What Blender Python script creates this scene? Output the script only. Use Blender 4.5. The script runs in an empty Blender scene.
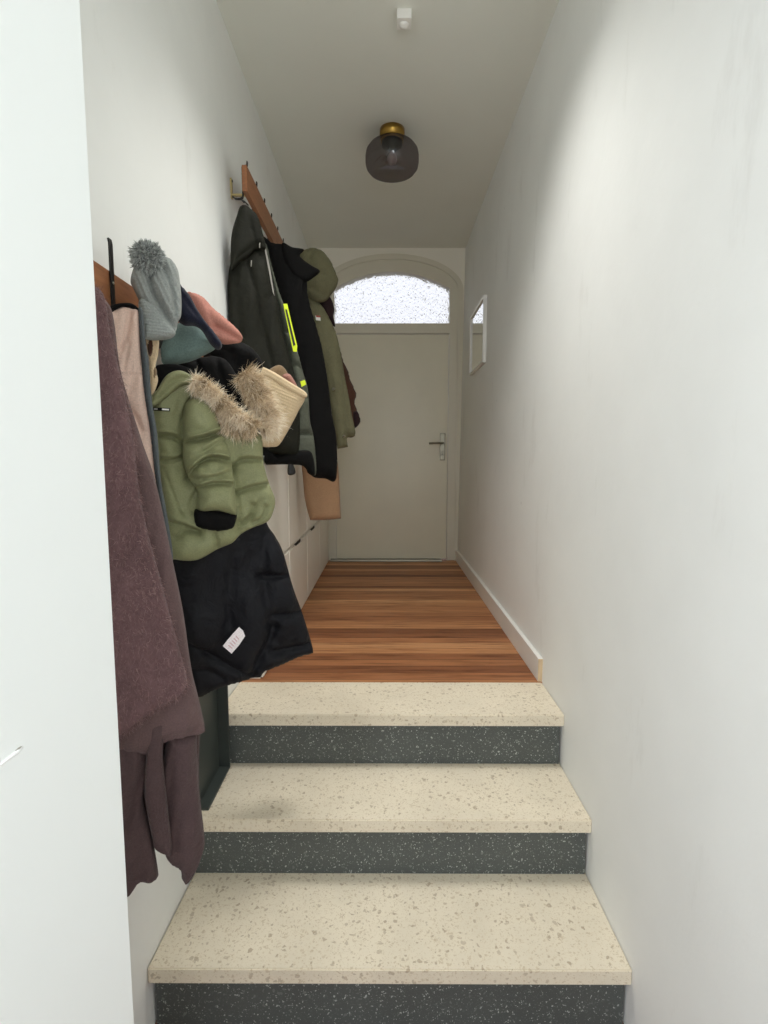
import bpy, bmesh, math, random
import numpy as np
from mathutils import Vector, noise
from mathutils.geometry import delaunay_2d_cdt

random.seed(7)
sc = bpy.context.scene
COL = sc.collection

# ------------------------------------------------------------------ camera
FPX = 530.0
H = 0.921                                   # eye height above the upper floor (z = 0)
TH = math.atan(54 / FPX)
YAW = math.atan(2 / FPX)
cam_d = bpy.data.cameras.new('camera')
cam_d.sensor_fit = 'HORIZONTAL'
cam_d.sensor_width = 36.0
cam_d.lens = 36.0 * FPX / 768.0
cam_d.clip_start = 0.02
cam = bpy.data.objects.new('camera', cam_d)
cam.location = (0, 0, H)
cam.rotation_euler = (math.pi / 2 - TH, 0, YAW)
COL.objects.link(cam)
sc.camera = cam

_c, _s = math.cos(TH), math.sin(TH)
_cy, _sy = math.cos(YAW), math.sin(YAW)


def ray(px, py):
    u, v = (px - 384) / FPX, (512 - py) / FPX
    d = (u, _c + v * _s, -_s + v * _c)
    return Vector((d[0] * _cy - d[1] * _sy, d[0] * _sy + d[1] * _cy, d[2]))


EYE = Vector((0, 0, H))


class Plane:
    """upright plane through (x, y) whose horizontal direction makes angle a with +x"""
    def __init__(self, x, y, a):
        a = math.radians(a)
        self.o = Vector((x, y, 0))
        self.u = Vector((math.cos(a), math.sin(a), 0))
        self.n = Vector((math.sin(a), -math.cos(a), 0))

    def at(self, px, py, off=0.0):
        d = ray(px, py)
        t = (self.o - EYE).dot(self.n) / d.dot(self.n)
        return EYE + d * t + self.n * off

    def back(self, d):
        p = Plane(0, 0, 0)
        p.o = self.o - self.n * d
        p.u, p.n = self.u, self.n
        return p


# ------------------------------------------------------------------ object helpers
WLOC = {}


def tag(o, label=None, cat=None, group=None, kind=None):
    if label: o['label'] = label
    if cat: o['category'] = cat
    if group: o['group'] = group
    if kind: o['kind'] = kind
    return o


def empty(name, loc, label=None, cat=None, group=None, kind=None):
    o = bpy.data.objects.new(name, None)
    o.location = loc
    o.empty_display_size = 0.05
    COL.objects.link(o)
    WLOC[o.name] = Vector(loc)
    return tag(o, label, cat, group, kind)


def mk(name, verts, faces, mat, parent=None, smooth=False, loc=None):
    if parent is not None:
        base = WLOC[parent.name]
        loc = base if loc is None else Vector(loc)
        rel = loc - base
    else:
        loc = Vector((0, 0, 0)) if loc is None else Vector(loc)
        rel = loc
    me = bpy.data.meshes.new(name)
    me.from_pydata([Vector(v) - loc for v in verts], [], faces)
    me.validate()
    me.update()
    if smooth:
        me.polygons.foreach_set('use_smooth', [True] * len(me.polygons))
    o = bpy.data.objects.new(name, me)
    o.location = rel
    if parent is not None:
        o.parent = parent
    COL.objects.link(o)
    WLOC[o.name] = loc
    if mat: me.materials.append(mat)
    return o


def mk_bm(name, bm, mat, parent=None, smooth=False, loc=None):
    bmesh.ops.recalc_face_normals(bm, faces=bm.faces)
    bm.verts.index_update()
    v = [x.co.copy() for x in bm.verts]
    f = [[q.index for q in x.verts] for x in bm.faces]
    bm.free()
    return mk(name, v, f, mat, parent, smooth, loc)


def base_of(verts):
    xs = [v[0] for v in verts]; ys = [v[1] for v in verts]; zs = [v[2] for v in verts]
    return Vector(((min(xs) + max(xs)) / 2, (min(ys) + max(ys)) / 2, min(zs)))


def box_bm(bm, x0, x1, y0, y1, z0, z1, bev=0.0):
    r = bmesh.ops.create_cube(bm, size=1.0)
    for v in r['verts']:
        v.co = Vector(((x0 + x1) / 2 + v.co.x * (x1 - x0), (y0 + y1) / 2 + v.co.y * (y1 - y0), (z0 + z1) / 2 + v.co.z * (z1 - z0)))
    if bev:
        es = list({e for v in r['verts'] for e in v.link_edges})
        bmesh.ops.bevel(bm, geom=es, offset=bev, segments=2, profile=0.7, affect='EDGES')


def box(name, x0, x1, y0, y1, z0, z1, mat, parent=None, bev=0.0, loc=None):
    bm = bmesh.new()
    box_bm(bm, x0, x1, y0, y1, z0, z1, bev)
    if parent is None and loc is None: loc = ((x0 + x1) / 2, (y0 + y1) / 2, z0)
    return mk_bm(name, bm, mat, parent, False, loc)


def lathe(name, prof, center, mat, parent=None, seg=48, axis='z', caps=True):
    """prof: list of (r, h)"""
    vs, fs = [], []
    c = Vector(center)
    for r, h in prof:
        for k in range(seg):
            a = 2 * math.pi * k / seg
            p = (r * math.cos(a), r * math.sin(a), h)
            if axis == 'y': p = (p[0], p[2], p[1])
            if axis == 'x': p = (p[2], p[0], p[1])
            vs.append(c + Vector(p))
    for i in range(len(prof) - 1):
        for k in range(seg):
            a, b = i * seg + k, i * seg + (k + 1) % seg
            fs.append((a, b, b + seg, a + seg))
    if caps:
        fs.append(tuple(range(seg - 1, -1, -1)))
        n = (len(prof) - 1) * seg
        fs.append(tuple(range(n, n + seg)))
    return mk(name, vs, fs, mat, parent, True)


def sweep(path, rads, seg=8, flat=1.0):
    """tube along a 3D path; returns verts, faces"""
    vs, fs = [], []
    n = len(path)
    up = Vector((0.31, 0.2, 0.93)).normalized()
    for i, p in enumerate(path):
        t = (path[min(i + 1, n - 1)] - path[max(i - 1, 0)]).normalized()
        a = t.cross(up)
        if a.length < 1e-4: a = t.cross(Vector((1, 0, 0)))
        a.normalize()
        b = t.cross(a).normalized()
        for k in range(seg):
            q = 2 * math.pi * k / seg
            vs.append(p + a * math.cos(q) * rads[i] + b * math.sin(q) * rads[i] * flat)
    for i in range(n - 1):
        for k in range(seg):
            x, y = i * seg + k, i * seg + (k + 1) % seg
            fs.append((x, y, y + seg, x + seg))
    fs.append(tuple(range(seg - 1, -1, -1)))
    fs.append(tuple(range((n - 1) * seg, n * seg)))
    return vs, fs


def strap(path, wdir, w, t):
    """flat bar along path, width along wdir, thickness t"""
    vs, fs = [], []
    wd = Vector(wdir).normalized()
    n = len(path)
    for i, p in enumerate(path):
        p = Vector(p)
        tg = (Vector(path[min(i + 1, n - 1)]) - Vector(path[max(i - 1, 0)])).normalized()
        nn = tg.cross(wd).normalized()
        for a, b in ((-1, -1), (1, -1), (1, 1), (-1, 1)):
            vs.append(p + wd * a * w / 2 + nn * b * t / 2)
    for i in range(n - 1):
        for k in range(4):
            x, y = i * 4 + k, i * 4 + (k + 1) % 4
            fs.append((x, y, y + 4, x + 4))
    fs.append((3, 2, 1, 0))
    m = (n - 1) * 4
    fs.append((m, m + 1, m + 2, m + 3))
    return vs, fs


# ------------------------------------------------------------------ materials
def mat_new(name):
    m = bpy.data.materials.new(name)
    m.use_nodes = True
    nt = m.node_tree
    b = nt.nodes['Principled BSDF']
    return m, nt, b


def lk(nt, a, b): nt.links.new(a, b)


def srgb(r, g, b):
    def f(c):
        c /= 255
        return c / 12.92 if c <= 0.04045 else ((c + 0.055) / 1.055) ** 2.4
    return (f(r), f(g), f(b), 1)


def coords(nt, kind='Object', scale=(1, 1, 1)):
    tc = nt.nodes.new('ShaderNodeTexCoord')
    mp = nt.nodes.new('ShaderNodeMapping')
    mp.inputs['Scale'].default_value = scale
    lk(nt, tc.outputs[kind], mp.inputs['Vector'])
    return mp.outputs['Vector']


def ntex(nt, vec, scale, detail=3, rough=0.5):
    n = nt.nodes.new('ShaderNodeTexNoise')
    n.inputs['Scale'].default_value = scale
    n.inputs['Detail'].default_value = detail
    n.inputs['Roughness'].default_value = rough
    lk(nt, vec, n.inputs['Vector'])
    return n


def ramp(nt, fac, stops, interp='LINEAR'):
    r = nt.nodes.new('ShaderNodeValToRGB')
    r.color_ramp.interpolation = interp
    el = r.color_ramp.elements
    while len(el) < len(stops): el.new(0.5)
    for e, (p, c) in zip(el, stops):
        e.position = p
        e.color = c if len(c) == 4 else (*c, 1)
    lk(nt, fac, r.inputs['Fac'])
    return r.outputs['Color']


def mixc(nt, fac, a, b, mode='MIX'):
    m = nt.nodes.new('ShaderNodeMix')
    m.data_type = 'RGBA'
    m.blend_type = mode
    for sock, val in ((m.inputs['Factor'], fac), (m.inputs['A'] if False else m.inputs[6], a), (m.inputs[7], b)):
        if isinstance(val, (int, float)): sock.default_value = val
        elif isinstance(val, tuple): sock.default_value = val
        else: lk(nt, val, sock)
    return m.outputs[2]


def bump(nt, b, height, strength=0.3, dist=0.01):
    n = nt.nodes.new('ShaderNodeBump')
    n.inputs['Strength'].default_value = strength
    n.inputs['Distance'].default_value = dist
    lk(nt, height, n.inputs['Height'])
    lk(nt, n.outputs['Normal'], b.inputs['Normal'])
    return n


def plain(name, col, rough=0.5, metal=0.0, var=0.04, vscale=6, bmp=0.0, bscale=60):
    m, nt, b = mat_new(name)
    v = coords(nt)
    n = ntex(nt, v, vscale, 4)
    lo = tuple(c * (1 - var) for c in col[:3]) + (1,)
    hi = tuple(min(1, c * (1 + var)) for c in col[:3]) + (1,)
    lk(nt, ramp(nt, n.outputs['Fac'], [(0.3, lo), (0.7, hi)]), b.inputs['Base Color'])
    b.inputs['Roughness'].default_value = rough
    b.inputs['Metallic'].default_value = metal
    if bmp:
        n2 = ntex(nt, v, bscale, 3)
        bump(nt, b, n2.outputs['Fac'], bmp, 0.004)
    return m


def cloth(name, col, rough=0.9, var=0.12, bscale=220, bstr=0.25, sheen=0.15, wr=0.0, spec=0.2):
    m, nt, b = mat_new(name)
    v = coords(nt)
    n = ntex(nt, v, 9, 5)
    n2 = ntex(nt, v, bscale, 3, 0.6)
    lo = tuple(c * (1 - var) for c in col[:3]) + (1,)
    hi = tuple(min(1, c * (1 + var)) for c in col[:3]) + (1,)
    base = ramp(nt, n.outputs['Fac'], [(0.3, lo), (0.7, hi)])
    fine = ramp(nt, n2.outputs['Fac'], [(0.3, (0.82, 0.82, 0.82, 1)), (0.7, (1.1, 1.1, 1.1, 1))])
    lk(nt, mixc(nt, 1.0, base, fine, 'MULTIPLY'), b.inputs['Base Color'])
    b.inputs['Roughness'].default_value = rough
    b.inputs['Specular IOR Level'].default_value = spec
    b.inputs['Sheen Weight'].default_value = sheen
    b.inputs['Sheen Roughness'].default_value = 0.5
    bp = bump(nt, b, n2.outputs['Fac'], bstr, 0.003)
    if wr:
        n4 = ntex(nt, v, 16, 3, 0.55); n4.inputs['Distortion'].default_value = 1.2
        b2 = nt.nodes.new('ShaderNodeBump'); b2.inputs['Strength'].default_value = wr; b2.inputs['Distance'].default_value = 0.012
        lk(nt, n4.outputs['Fac'], b2.inputs['Height']); lk(nt, b2.outputs['Normal'], bp.inputs['Normal'])
    return m


M = {}


def wall_mat():
    m, nt, b = mat_new('white wall paint')
    v = coords(nt)
    n = ntex(nt, v, 1.6, 5, 0.6)
    base = ramp(nt, n.outputs['Fac'], [(0.3, srgb(232, 233, 230)), (0.7, srgb(239, 240, 237))])
    # a few scuffs, mostly faint vertical smears
    v2 = coords(nt, 'Object', (1, 1.2, 0.35))
    s = ntex(nt, v2, 5, 6, 0.65)
    sm = ramp(nt, s.outputs['Fac'], [(0.60, (0, 0, 0, 1)), (0.78, (0.35, 0.35, 0.35, 1))])
    col = mixc(nt, sm, base, srgb(196, 194, 188))
    v3 = coords(nt, 'Object', (1, 1.8, 1))
    s3 = nt.nodes.new('ShaderNodeTexVoronoi'); s3.inputs['Scale'].default_value = 3.2
    lk(nt, v3, s3.inputs['Vector'])
    dots = ramp(nt, s3.outputs['Distance'], [(0.012, (0.5, 0.5, 0.5, 1)), (0.03, (0, 0, 0, 1))])
    col = mixc(nt, dots, col, srgb(150, 148, 142))
    lk(nt, col, b.inputs['Base Color'])
    b.inputs['Roughness'].default_value = 0.75
    b.inputs['Specular IOR Level'].default_value = 0.3
    n3 = ntex(nt, v, 6, 6, 0.6)
    bump(nt, b, n3.outputs['Fac'], 0.12, 0.02)
    return m


def terrazzo(name, base, chipA, chipB, pale, scale, density, rough=0.4, coarse=None):
    m, nt, b = mat_new(name)
    v = coords(nt)
    w = ntex(nt, v, 60, 2)
    vv = nt.nodes.new('ShaderNodeMix'); vv.data_type = 'VECTOR'; vv.inputs['Factor'].default_value = 0.022
    lk(nt, v, vv.inputs[4]); lk(nt, w.outputs['Color'], vv.inputs[5])
    vec = vv.outputs[1]
    lown = ntex(nt, v, 3.5, 4, 0.6)
    base_c = ramp(nt, lown.outputs['Fac'], [(0.35, base), (0.7, tuple(c * 0.86 for c in base[:3]) + (1,))])
    col = base_c
    for sc_, thr, cA in ((scale, density, chipA), (scale * 0.45, density * 0.8, chipB), (scale * 2.1, density * 1.1, pale)):
        vo = nt.nodes.new('ShaderNodeTexVoronoi'); vo.inputs['Scale'].default_value = sc_
        vo.inputs['Randomness'].default_value = 1.0
        lk(nt, vec, vo.inputs['Vector'])
        # chips differ in size: the cell's random value scales the threshold
        sep = nt.nodes.new('ShaderNodeSeparateColor'); lk(nt, vo.outputs['Color'], sep.inputs['Color'])
        mul = nt.nodes.new('ShaderNodeMath'); mul.operation = 'POWER'; mul.inputs[1].default_value = 2.2
        lk(nt, sep.outputs[0], mul.inputs[0])
        m2 = nt.nodes.new('ShaderNodeMath'); m2.operation = 'MULTIPLY'; m2.inputs[1].default_value = thr
        lk(nt, mul.outputs[0], m2.inputs[0])
        lt = nt.nodes.new('ShaderNodeMath'); lt.operation = 'SUBTRACT'
        lk(nt, m2.outputs[0], lt.inputs[0]); lk(nt, vo.outputs['Distance'], lt.inputs[1])
        fac = ramp(nt, lt.outputs[0], [(0.0, (0, 0, 0, 1)), (0.06, (0.85, 0.85, 0.85, 1))])
        cc = mixc(nt, sep.outputs[1], cA, tuple(c * 0.7 + d * 0.3 for c, d in zip(cA[:3], base[:3])) + (1,))
        col = mixc(nt, fac, col, cc)
    lk(nt, col, b.inputs['Base Color'])
    b.inputs['Roughness'].default_value = rough
    b.inputs['Specular IOR Level'].default_value = 0.4
    n3 = ntex(nt, v, 90, 3)
    bump(nt, b, n3.outputs['Fac'], 0.08, 0.002)
    return m


def floor_mat():
    m, nt, b = mat_new('hardwood strip floor')
    tc = nt.nodes.new('ShaderNodeTexCoord')
    sep = nt.nodes.new('ShaderNodeSeparateXYZ')
    lk(nt, tc.outputs['Object'], sep.inputs[0])

    def math_(op, a, bb=None):
        n = nt.nodes.new('ShaderNodeMath'); n.operation = op
        for i, q in enumerate((a, bb)):
            if q is None: continue
            if isinstance(q, (int, float)): n.inputs[i].default_value = q
            else: lk(nt, q, n.inputs[i])
        return n.outputs[0]
    row = math_('MULTIPLY', sep.outputs['Y'], 1 / 0.074)
    idx = math_('FLOOR', row)
    wn = nt.nodes.new('ShaderNodeTexWhiteNoise'); wn.noise_dimensions = '1D'
    lk(nt, idx, wn.inputs['W'])
    off = math_('MULTIPLY', wn.outputs['Value'], 1.3)
    xs = math_('ADD', math_('ADD', sep.outputs['X'], 2.0), off)
    seg = math_('FLOOR', math_('MULTIPLY', xs, 1 / 5.0))
    cmb = nt.nodes.new('ShaderNodeCombineXYZ')
    lk(nt, idx, cmb.inputs[0]); lk(nt, seg, cmb.inputs[1])
    w2 = nt.nodes.new('ShaderNodeTexWhiteNoise'); w2.noise_dimensions = '2D'
    lk(nt, cmb.outputs[0], w2.inputs['Vector'])
    base = ramp(nt, w2.outputs['Value'], [(0.0, srgb(122, 76, 50)), (0.3, srgb(162, 108, 72)), (0.55, srgb(184, 130, 88)), (0.8, srgb(142, 90, 58)), (1.0, srgb(206, 154, 108))])
    # grain stretched along x, shifted from board to board
    cmb2 = nt.nodes.new('ShaderNodeCombineXYZ')
    lk(nt, math_('MULTIPLY', xs, 2.2), cmb2.inputs[0])
    lk(nt, math_('MULTIPLY', sep.outputs['Y'], 26.0), cmb2.inputs[1])
    lk(nt, math_('MULTIPLY', w2.outputs['Value'], 9.0), cmb2.inputs[2])
    g = ntex(nt, cmb2.outputs[0], 1.6, 6, 0.6)
    grain = ramp(nt, g.outputs['Fac'], [(0.32, (0.58, 0.52, 0.48, 1)), (0.5, (1, 1, 1, 1)), (0.72, (1.18, 1.14, 1.1, 1))])
    col = mixc(nt, 1.0, base, grain, 'MULTIPLY')
    fr = math_('FRACT', row)
    e = math_('MINIMUM', fr, math_('SUBTRACT', 1.0, fr))
    gap = ramp(nt, e, [(0.012, (0.35, 0.35, 0.35, 1)), (0.03, (1, 1, 1, 1))])
    col = mixc(nt, 1.0, col, gap, 'MULTIPLY')
    lk(nt, col, b.inputs['Base Color'])
    b.inputs['Roughness'].default_value = 0.45
    b.inputs['Specular IOR Level'].default_value = 0.2
    return m


def wood_mat(name, c1, c2, axis=(1, 1, 1), rough=0.45):
    m, nt, b = mat_new(name)
    v = coords(nt, 'Object', axis)
    n = ntex(nt, v, 14, 6, 0.6)
    lk(nt, ramp(nt, n.outputs['Fac'], [(0.3, c1), (0.7, c2)]), b.inputs['Base Color'])
    b.inputs['Roughness'].default_value = rough
    return m


M['wall'] = wall_mat()
M['ceiling'] = plain('matt ceiling paint', srgb(230, 231, 222), 0.9, var=0.02, vscale=2, bmp=0.05, bscale=40)
M['endwall'] = plain('end wall paint', srgb(242, 238, 226), 0.8, var=0.02, vscale=3)
M['tread'] = terrazzo('cream terrazzo', srgb(230, 219, 198), srgb(194, 177, 150), srgb(172, 155, 132), srgb(208, 193, 168), 150, 0.60)
M['riser'] = terrazzo('dark terrazzo', srgb(82, 86, 84), srgb(186, 190, 185), srgb(116, 120, 116), srgb(112, 116, 112), 170, 0.46)
M['lowfloor'] = terrazzo('red brown terrazzo', srgb(120, 84, 70), srgb(206, 188, 172), srgb(80, 52, 44), srgb(176, 150, 136), 90, 0.7)
M['floor'] = floor_mat()
M['trim'] = plain('white gloss trim', srgb(232, 231, 226), 0.35, var=0.015)
M['mdf'] = plain('raw board end', srgb(206, 182, 148), 0.8, var=0.05)
M['doorpaint'] = plain('cream gloss door paint', srgb(226, 220, 199), 0.34, var=0.03, vscale=3, bmp=0.03, bscale=9)
M['framepaint'] = plain('cream frame paint', srgb(222, 217, 200), 0.35, var=0.02)
M['slab'] = plain('white door lacquer', srgb(238, 241, 239), 0.4, var=0.01, vscale=2)
M['steel'] = plain('satin metal', srgb(150, 145, 130), 0.35, 1.0)
M['brass'] = plain('aged brass', srgb(176, 140, 70), 0.32, 1.0)
M['bracketbrass'] = plain('pale brass', srgb(200, 182, 130), 0.35, 0.6)
M['black'] = plain('black powder coat', srgb(26, 24, 22), 0.45)
M['teak'] = wood_mat('teak board', srgb(128, 80, 50), srgb(160, 106, 68), (8, 1, 8))
M['cab'] = plain('white cabinet plastic', srgb(244, 241, 232), 0.4, var=0.01)
M['slot_shade'] = plain('painted slot shade', srgb(60, 54, 46), 0.8)  # dark tone that paints the shade inside the flap notch
M['panel'] = plain('dark green grey board', srgb(54, 60, 57), 0.5, var=0.08)
M['white'] = plain('white plastic', srgb(236, 234, 228), 0.4)
M['chip'] = plain('bare white chip', srgb(246, 247, 246), 0.25)
M['greyplastic'] = plain('grey plastic', srgb(150, 146, 138), 0.5)

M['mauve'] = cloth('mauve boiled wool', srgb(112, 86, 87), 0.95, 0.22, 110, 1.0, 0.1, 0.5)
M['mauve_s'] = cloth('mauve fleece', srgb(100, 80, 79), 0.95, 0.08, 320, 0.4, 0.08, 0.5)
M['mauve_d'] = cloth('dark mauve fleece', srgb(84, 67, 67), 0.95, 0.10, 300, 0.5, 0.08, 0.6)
M['pink'] = cloth('pale pink lining', srgb(224, 194, 178), 0.6, 0.05, 400, 0.1, 0.05, 0.5, spec=0.4)
M['slate'] = cloth('slate grey shell', srgb(80, 86, 88), 0.8, 0.06, 300, sheen=0.05)
M['blackcloth'] = cloth('black cloth', srgb(10, 9, 9), 0.85, 0.2, 250, sheen=0.0, wr=0.4)
M['navy'] = cloth('navy nylon', srgb(14, 14, 20), 0.6, 0.12, 60, 0.2, 0.0, 0.6, spec=0.25)
M['navyknit'] = cloth('navy knit', srgb(30, 32, 48), 0.95, 0.15, 240, 0.5)
M['grey'] = cloth('grey knit', srgb(156, 160, 156), 0.95, 0.10, 260, 0.6, 0.1)
M['teal'] = cloth('teal fleece', srgb(112, 132, 128), 0.95, 0.08, 260, 0.5, 0.1, 0.3)
M['salmon'] = cloth('salmon fleece', srgb(196, 136, 122), 0.95, 0.06, 260, 0.4, 0.05, 0.3)
M['olive'] = cloth('olive nylon', srgb(138, 140, 102), 0.6, 0.02, 320, 0.06, 0.02, 0.12, spec=0.3)
M['olive2'] = cloth('faded olive canvas', srgb(108, 105, 80), 0.85, 0.08, 200, 0.3, 0.02, 0.6)
M['darkolive'] = cloth('dark olive shell', srgb(29, 29, 21), 0.7, 0.12, 200, 0.2, 0.0, 0.4)
M['greygreen'] = cloth('grey green quilt', srgb(84, 87, 75), 0.7, 0.08, 120, 0.2, 0.02, 0.6)
M['cream'] = cloth('cream knit', srgb(218, 194, 158), 0.95, 0.05, 280, 0.5, 0.2)
M['brown'] = cloth('brown wool', srgb(78, 52, 40), 0.9, 0.15, 200)
M['maroon'] = cloth('dark plum cloth', srgb(46, 30, 32), 0.9, 0.15, 200)
M['camel'] = cloth('camel wool', srgb(164, 130, 100), 0.92, 0.06, 240, 0.3, 0.1)
M['rose'] = cloth('dusty pink knit', srgb(168, 122, 110), 0.95, 0.2, 160, 0.5)
M['taupe'] = cloth('taupe knit', srgb(132, 110, 84), 0.95, 0.1, 160, 0.5)
M['yellow'] = plain('fluorescent yellow tape', srgb(222, 240, 40), 0.6, var=0.02)
M['labelwhite'] = cloth('white satin label', srgb(252, 244, 246), 0.6, 0.02, 300, 0.05, 0.0)
M['labelpink'] = plain('pink label print', srgb(226, 194, 198), 0.7)
M['red'] = plain('red badge', srgb(170, 60, 50), 0.7)


def fur_mat(name, stops):
    m, nt, b = mat_new(name)
    at = nt.nodes.new('ShaderNodeAttribute'); at.attribute_name = 'tone'
    lk(nt, ramp(nt, at.outputs['Fac'], stops), b.inputs['Base Color'])
    b.inputs['Roughness'].default_value = 0.8
    b.inputs['Specular IOR Level'].default_value = 0.2
    return m


M['fur'] = fur_mat('tan faux fur', [(0.0, srgb(134, 110, 82)), (0.3, srgb(198, 175, 142)), (0.6, srgb(234, 216, 186)), (1.0, srgb(250, 242, 226))])
M['pom'] = fur_mat('grey yarn', [(0.0, srgb(112, 115, 113)), (0.5, srgb(176, 180, 177)), (1.0, srgb(214, 217, 214))])
M['fuzz'] = fur_mat('mauve fibres', [(0.0, srgb(96, 72, 74)), (0.6, srgb(142, 112, 110)), (1.0, srgb(188, 158, 152))])
M['blackfur'] = fur_mat('black fleece pile', [(0.0, srgb(14, 13, 13)), (1.0, srgb(34, 32, 31))])


def smoked_glass():
    m, nt, b = mat_new('smoked glass')
    out = nt.nodes['Material Output']
    tr = nt.nodes.new('ShaderNodeBsdfTransparent'); tr.inputs['Color'].default_value = (0.46, 0.43, 0.45, 1)
    gl = nt.nodes.new('ShaderNodeBsdfGlossy'); gl.inputs['Roughness'].default_value = 0.05
    gl.inputs['Color'].default_value = (0.9, 0.9, 0.9, 1)
    v = coords(nt); n = ntex(nt, v, 7, 2)
    bp = nt.nodes.new('ShaderNodeBump'); bp.inputs['Strength'].default_value = 0.05
    lk(nt, n.outputs['Fac'], bp.inputs['Height']); lk(nt, bp.outputs['Normal'], gl.inputs['Normal'])
    mx = nt.nodes.new('ShaderNodeMixShader')
    mx.inputs[0].default_value = 0.07; lk(nt, tr.outputs[0], mx.inputs[1]); lk(nt, gl.outputs[0], mx.inputs[2])
    lk(nt, mx.outputs[0], out.inputs['Surface'])
    nt.nodes.remove(b)
    return m


M['smoke'] = smoked_glass()


def pane_mat():
    """pebbled privacy glass with daylight behind it"""
    m, nt, b = mat_new('pebbled privacy glass')
    v = coords(nt, 'Object', (1, 1, 0.75))
    w = ntex(nt, v, 38, 2)
    vm = nt.nodes.new('ShaderNodeMix'); vm.data_type = 'VECTOR'; vm.inputs['Factor'].default_value = 0.03
    lk(nt, v, vm.inputs[4]); lk(nt, w.outputs['Color'], vm.inputs[5])
    vo = nt.nodes.new('ShaderNodeTexVoronoi'); vo.feature = 'SMOOTH_F1'; vo.inputs['Scale'].default_value = 62
    lk(nt, vm.outputs[1], vo.inputs['Vector'])
    b.inputs['Base Color'].default_value = (0.97, 0.98, 1, 1)
    b.inputs['Roughness'].default_value = 0.06
    b.inputs['IOR'].default_value = 1.45
    b.inputs['Transmission Weight'].default_value = 1.0
    bump(nt, b, vo.outputs['Distance'], 0.68, 0.02)
    return m


M['pane'] = pane_mat()
mm, nt, b = mat_new('mirror glass')
b.inputs['Base Color'].default_value = (0.9, 0.91, 0.9, 1); b.inputs['Metallic'].default_value = 1.0; b.inputs['Roughness'].default_value = 0.01
M['mirror'] = mm


# ------------------------------------------------------------------ the shell
XL = lambda z, y=2.2: -0.608 - 0.021 * z - 0.024 * min(1.0, max(0.0, (2.1 - y) / 0.85))
XR = lambda z, y=2.2: 0.645 + 0.0115 * z
ZC = 2.70
ZL = -0.588                                   # lower hall floor
YB = 4.72                                    # end wall (corridor face)
YF = -1.8                                    # wall behind the viewer
RISE = 0.2


def leaning_wall(name, fx, y0, y1, z0, z1, side, mat, holes=()):
    """wall slab whose corridor face follows x = fx(z); side +1 grows to +x"""
    T = 0.25 * side
    v, f = [], []

    def piece(ya, yb, za, zb):
        n = len(v)
        for y in (ya, yb):
            for z in (za, zb):
                v.append((fx(z, y), y, z)); v.append((fx(z, y) + T, y, z))
        f.extend([(n, n + 2, n + 6, n + 4), (n + 1, n + 5, n + 7, n + 3), (n, n + 4, n + 5, n + 1), (n + 2, n + 3, n + 7, n + 6), (n, n + 1, n + 3, n + 2), (n + 4, n + 6, n + 7, n + 5)])
    if holes:
        hy0, hy1, hz = holes
        piece(y0, hy0, z0, z1)
        piece(-0.10, -0.02, z0, hz)
        for ya, yb in ((hy1, 1.25), (1.25, 2.1), (2.1, y1)): piece(ya, yb, z0, z1)
        piece(hy0, hy1, hz, z1)
    else:
        piece(y0, y1, z0, z1)
    o = mk(name, v, f, mat)
    bm = bmesh.new(); bm.from_mesh(o.data); bmesh.ops.recalc_face_normals(bm, faces=bm.faces); bm.to_mesh(o.data); bm.free()
    return tag(o, kind='structure')


leaning_wall('wall_right', XR, YF - 0.2, YB + 0.3, ZL - 0.1, ZC + 0.12, 1, M['wall'])
leaning_wall('wall_left', XL, YF - 0.2, YB + 0.3, ZL - 0.1, ZC + 0.12, -1, M['wall'], (-1.65, 0.72, 2.35))
tag(box('ceiling', -0.95, 0.95, YF - 0.2, YB + 0.3, ZC, ZC + 0.12, M['ceiling']), kind='structure')
tag(box('floor', -0.64, 0.66, 2.105, YB + 0.25, -0.06, 0.0, M['floor']), kind='structure')
tag(box('floor', -2.2, 0.66, YF - 0.2, 1.29, ZL - 0.06, ZL, M['lowfloor']), kind='structure')

# rear wall behind the viewer, with a big window opening for daylight
bm = bmesh.new()
WX0, WX1, WZ0, WZ1 = -0.52, 0.52, -0.10, 2.25
for a in ((-0.95, WX0, ZL - 0.1, ZC + 0.1), (WX1, 0.95, ZL - 0.1, ZC + 0.1), (WX0, WX1, ZL - 0.1, WZ0), (WX0, WX1, WZ1, ZC + 0.1)):
    box_bm(bm, a[0], a[1], YF - 0.2, YF, a[2], a[3])
tag(mk_bm('wall_front', bm, M['wall']), kind='structure')
bm = bmesh.new()
for a in ((WX0, WX0 + 0.05, WZ0, WZ1), (WX1 - 0.05, WX1, WZ0, WZ1), (WX0, WX1, WZ0, WZ0 + 0.05), (WX0, WX1, WZ1 - 0.05, WZ1)):
    box_bm(bm, a[0], a[1], YF - 0.15, YF - 0.08, a[2], a[3])
tag(mk_bm('window_1', bm, M['trim']), kind='structure')

# ---- end wall with arched opening: centre ACX, spring line, crown
ACX, AHW, ASP, ACR = 0.05, 0.616, 2.35, 2.657          # outer arch of the frame
GHW, GSP, GCR, GZ0 = 0.50, 2.372, 2.512, 2.083         # glass
outer = [(ACX + AHW, -0.02)] + [(ACX + AHW * math.cos(t), ASP + (ACR - ASP) * math.sin(t)) for t in np.linspace(0, math.pi, 33)] + [(ACX - AHW, -0.02)]


def ngon_extrude(name, poly, y0, y1, mat, parent=None, smooth=False):
    bm = bmesh.new()
    fr = [bm.verts.new((x, y0, z)) for x, z in poly]
    bk = [bm.verts.new((x, y1, z)) for x, z in poly]
    n = len(poly)
    bm.faces.new(fr); bm.faces.new(bk[::-1])
    for i in range(n):
        bm.faces.new((fr[i], fr[(i + 1) % n], bk[(i + 1) % n], bk[i]))
    return mk_bm(name, bm, mat, parent, smooth)


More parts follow.
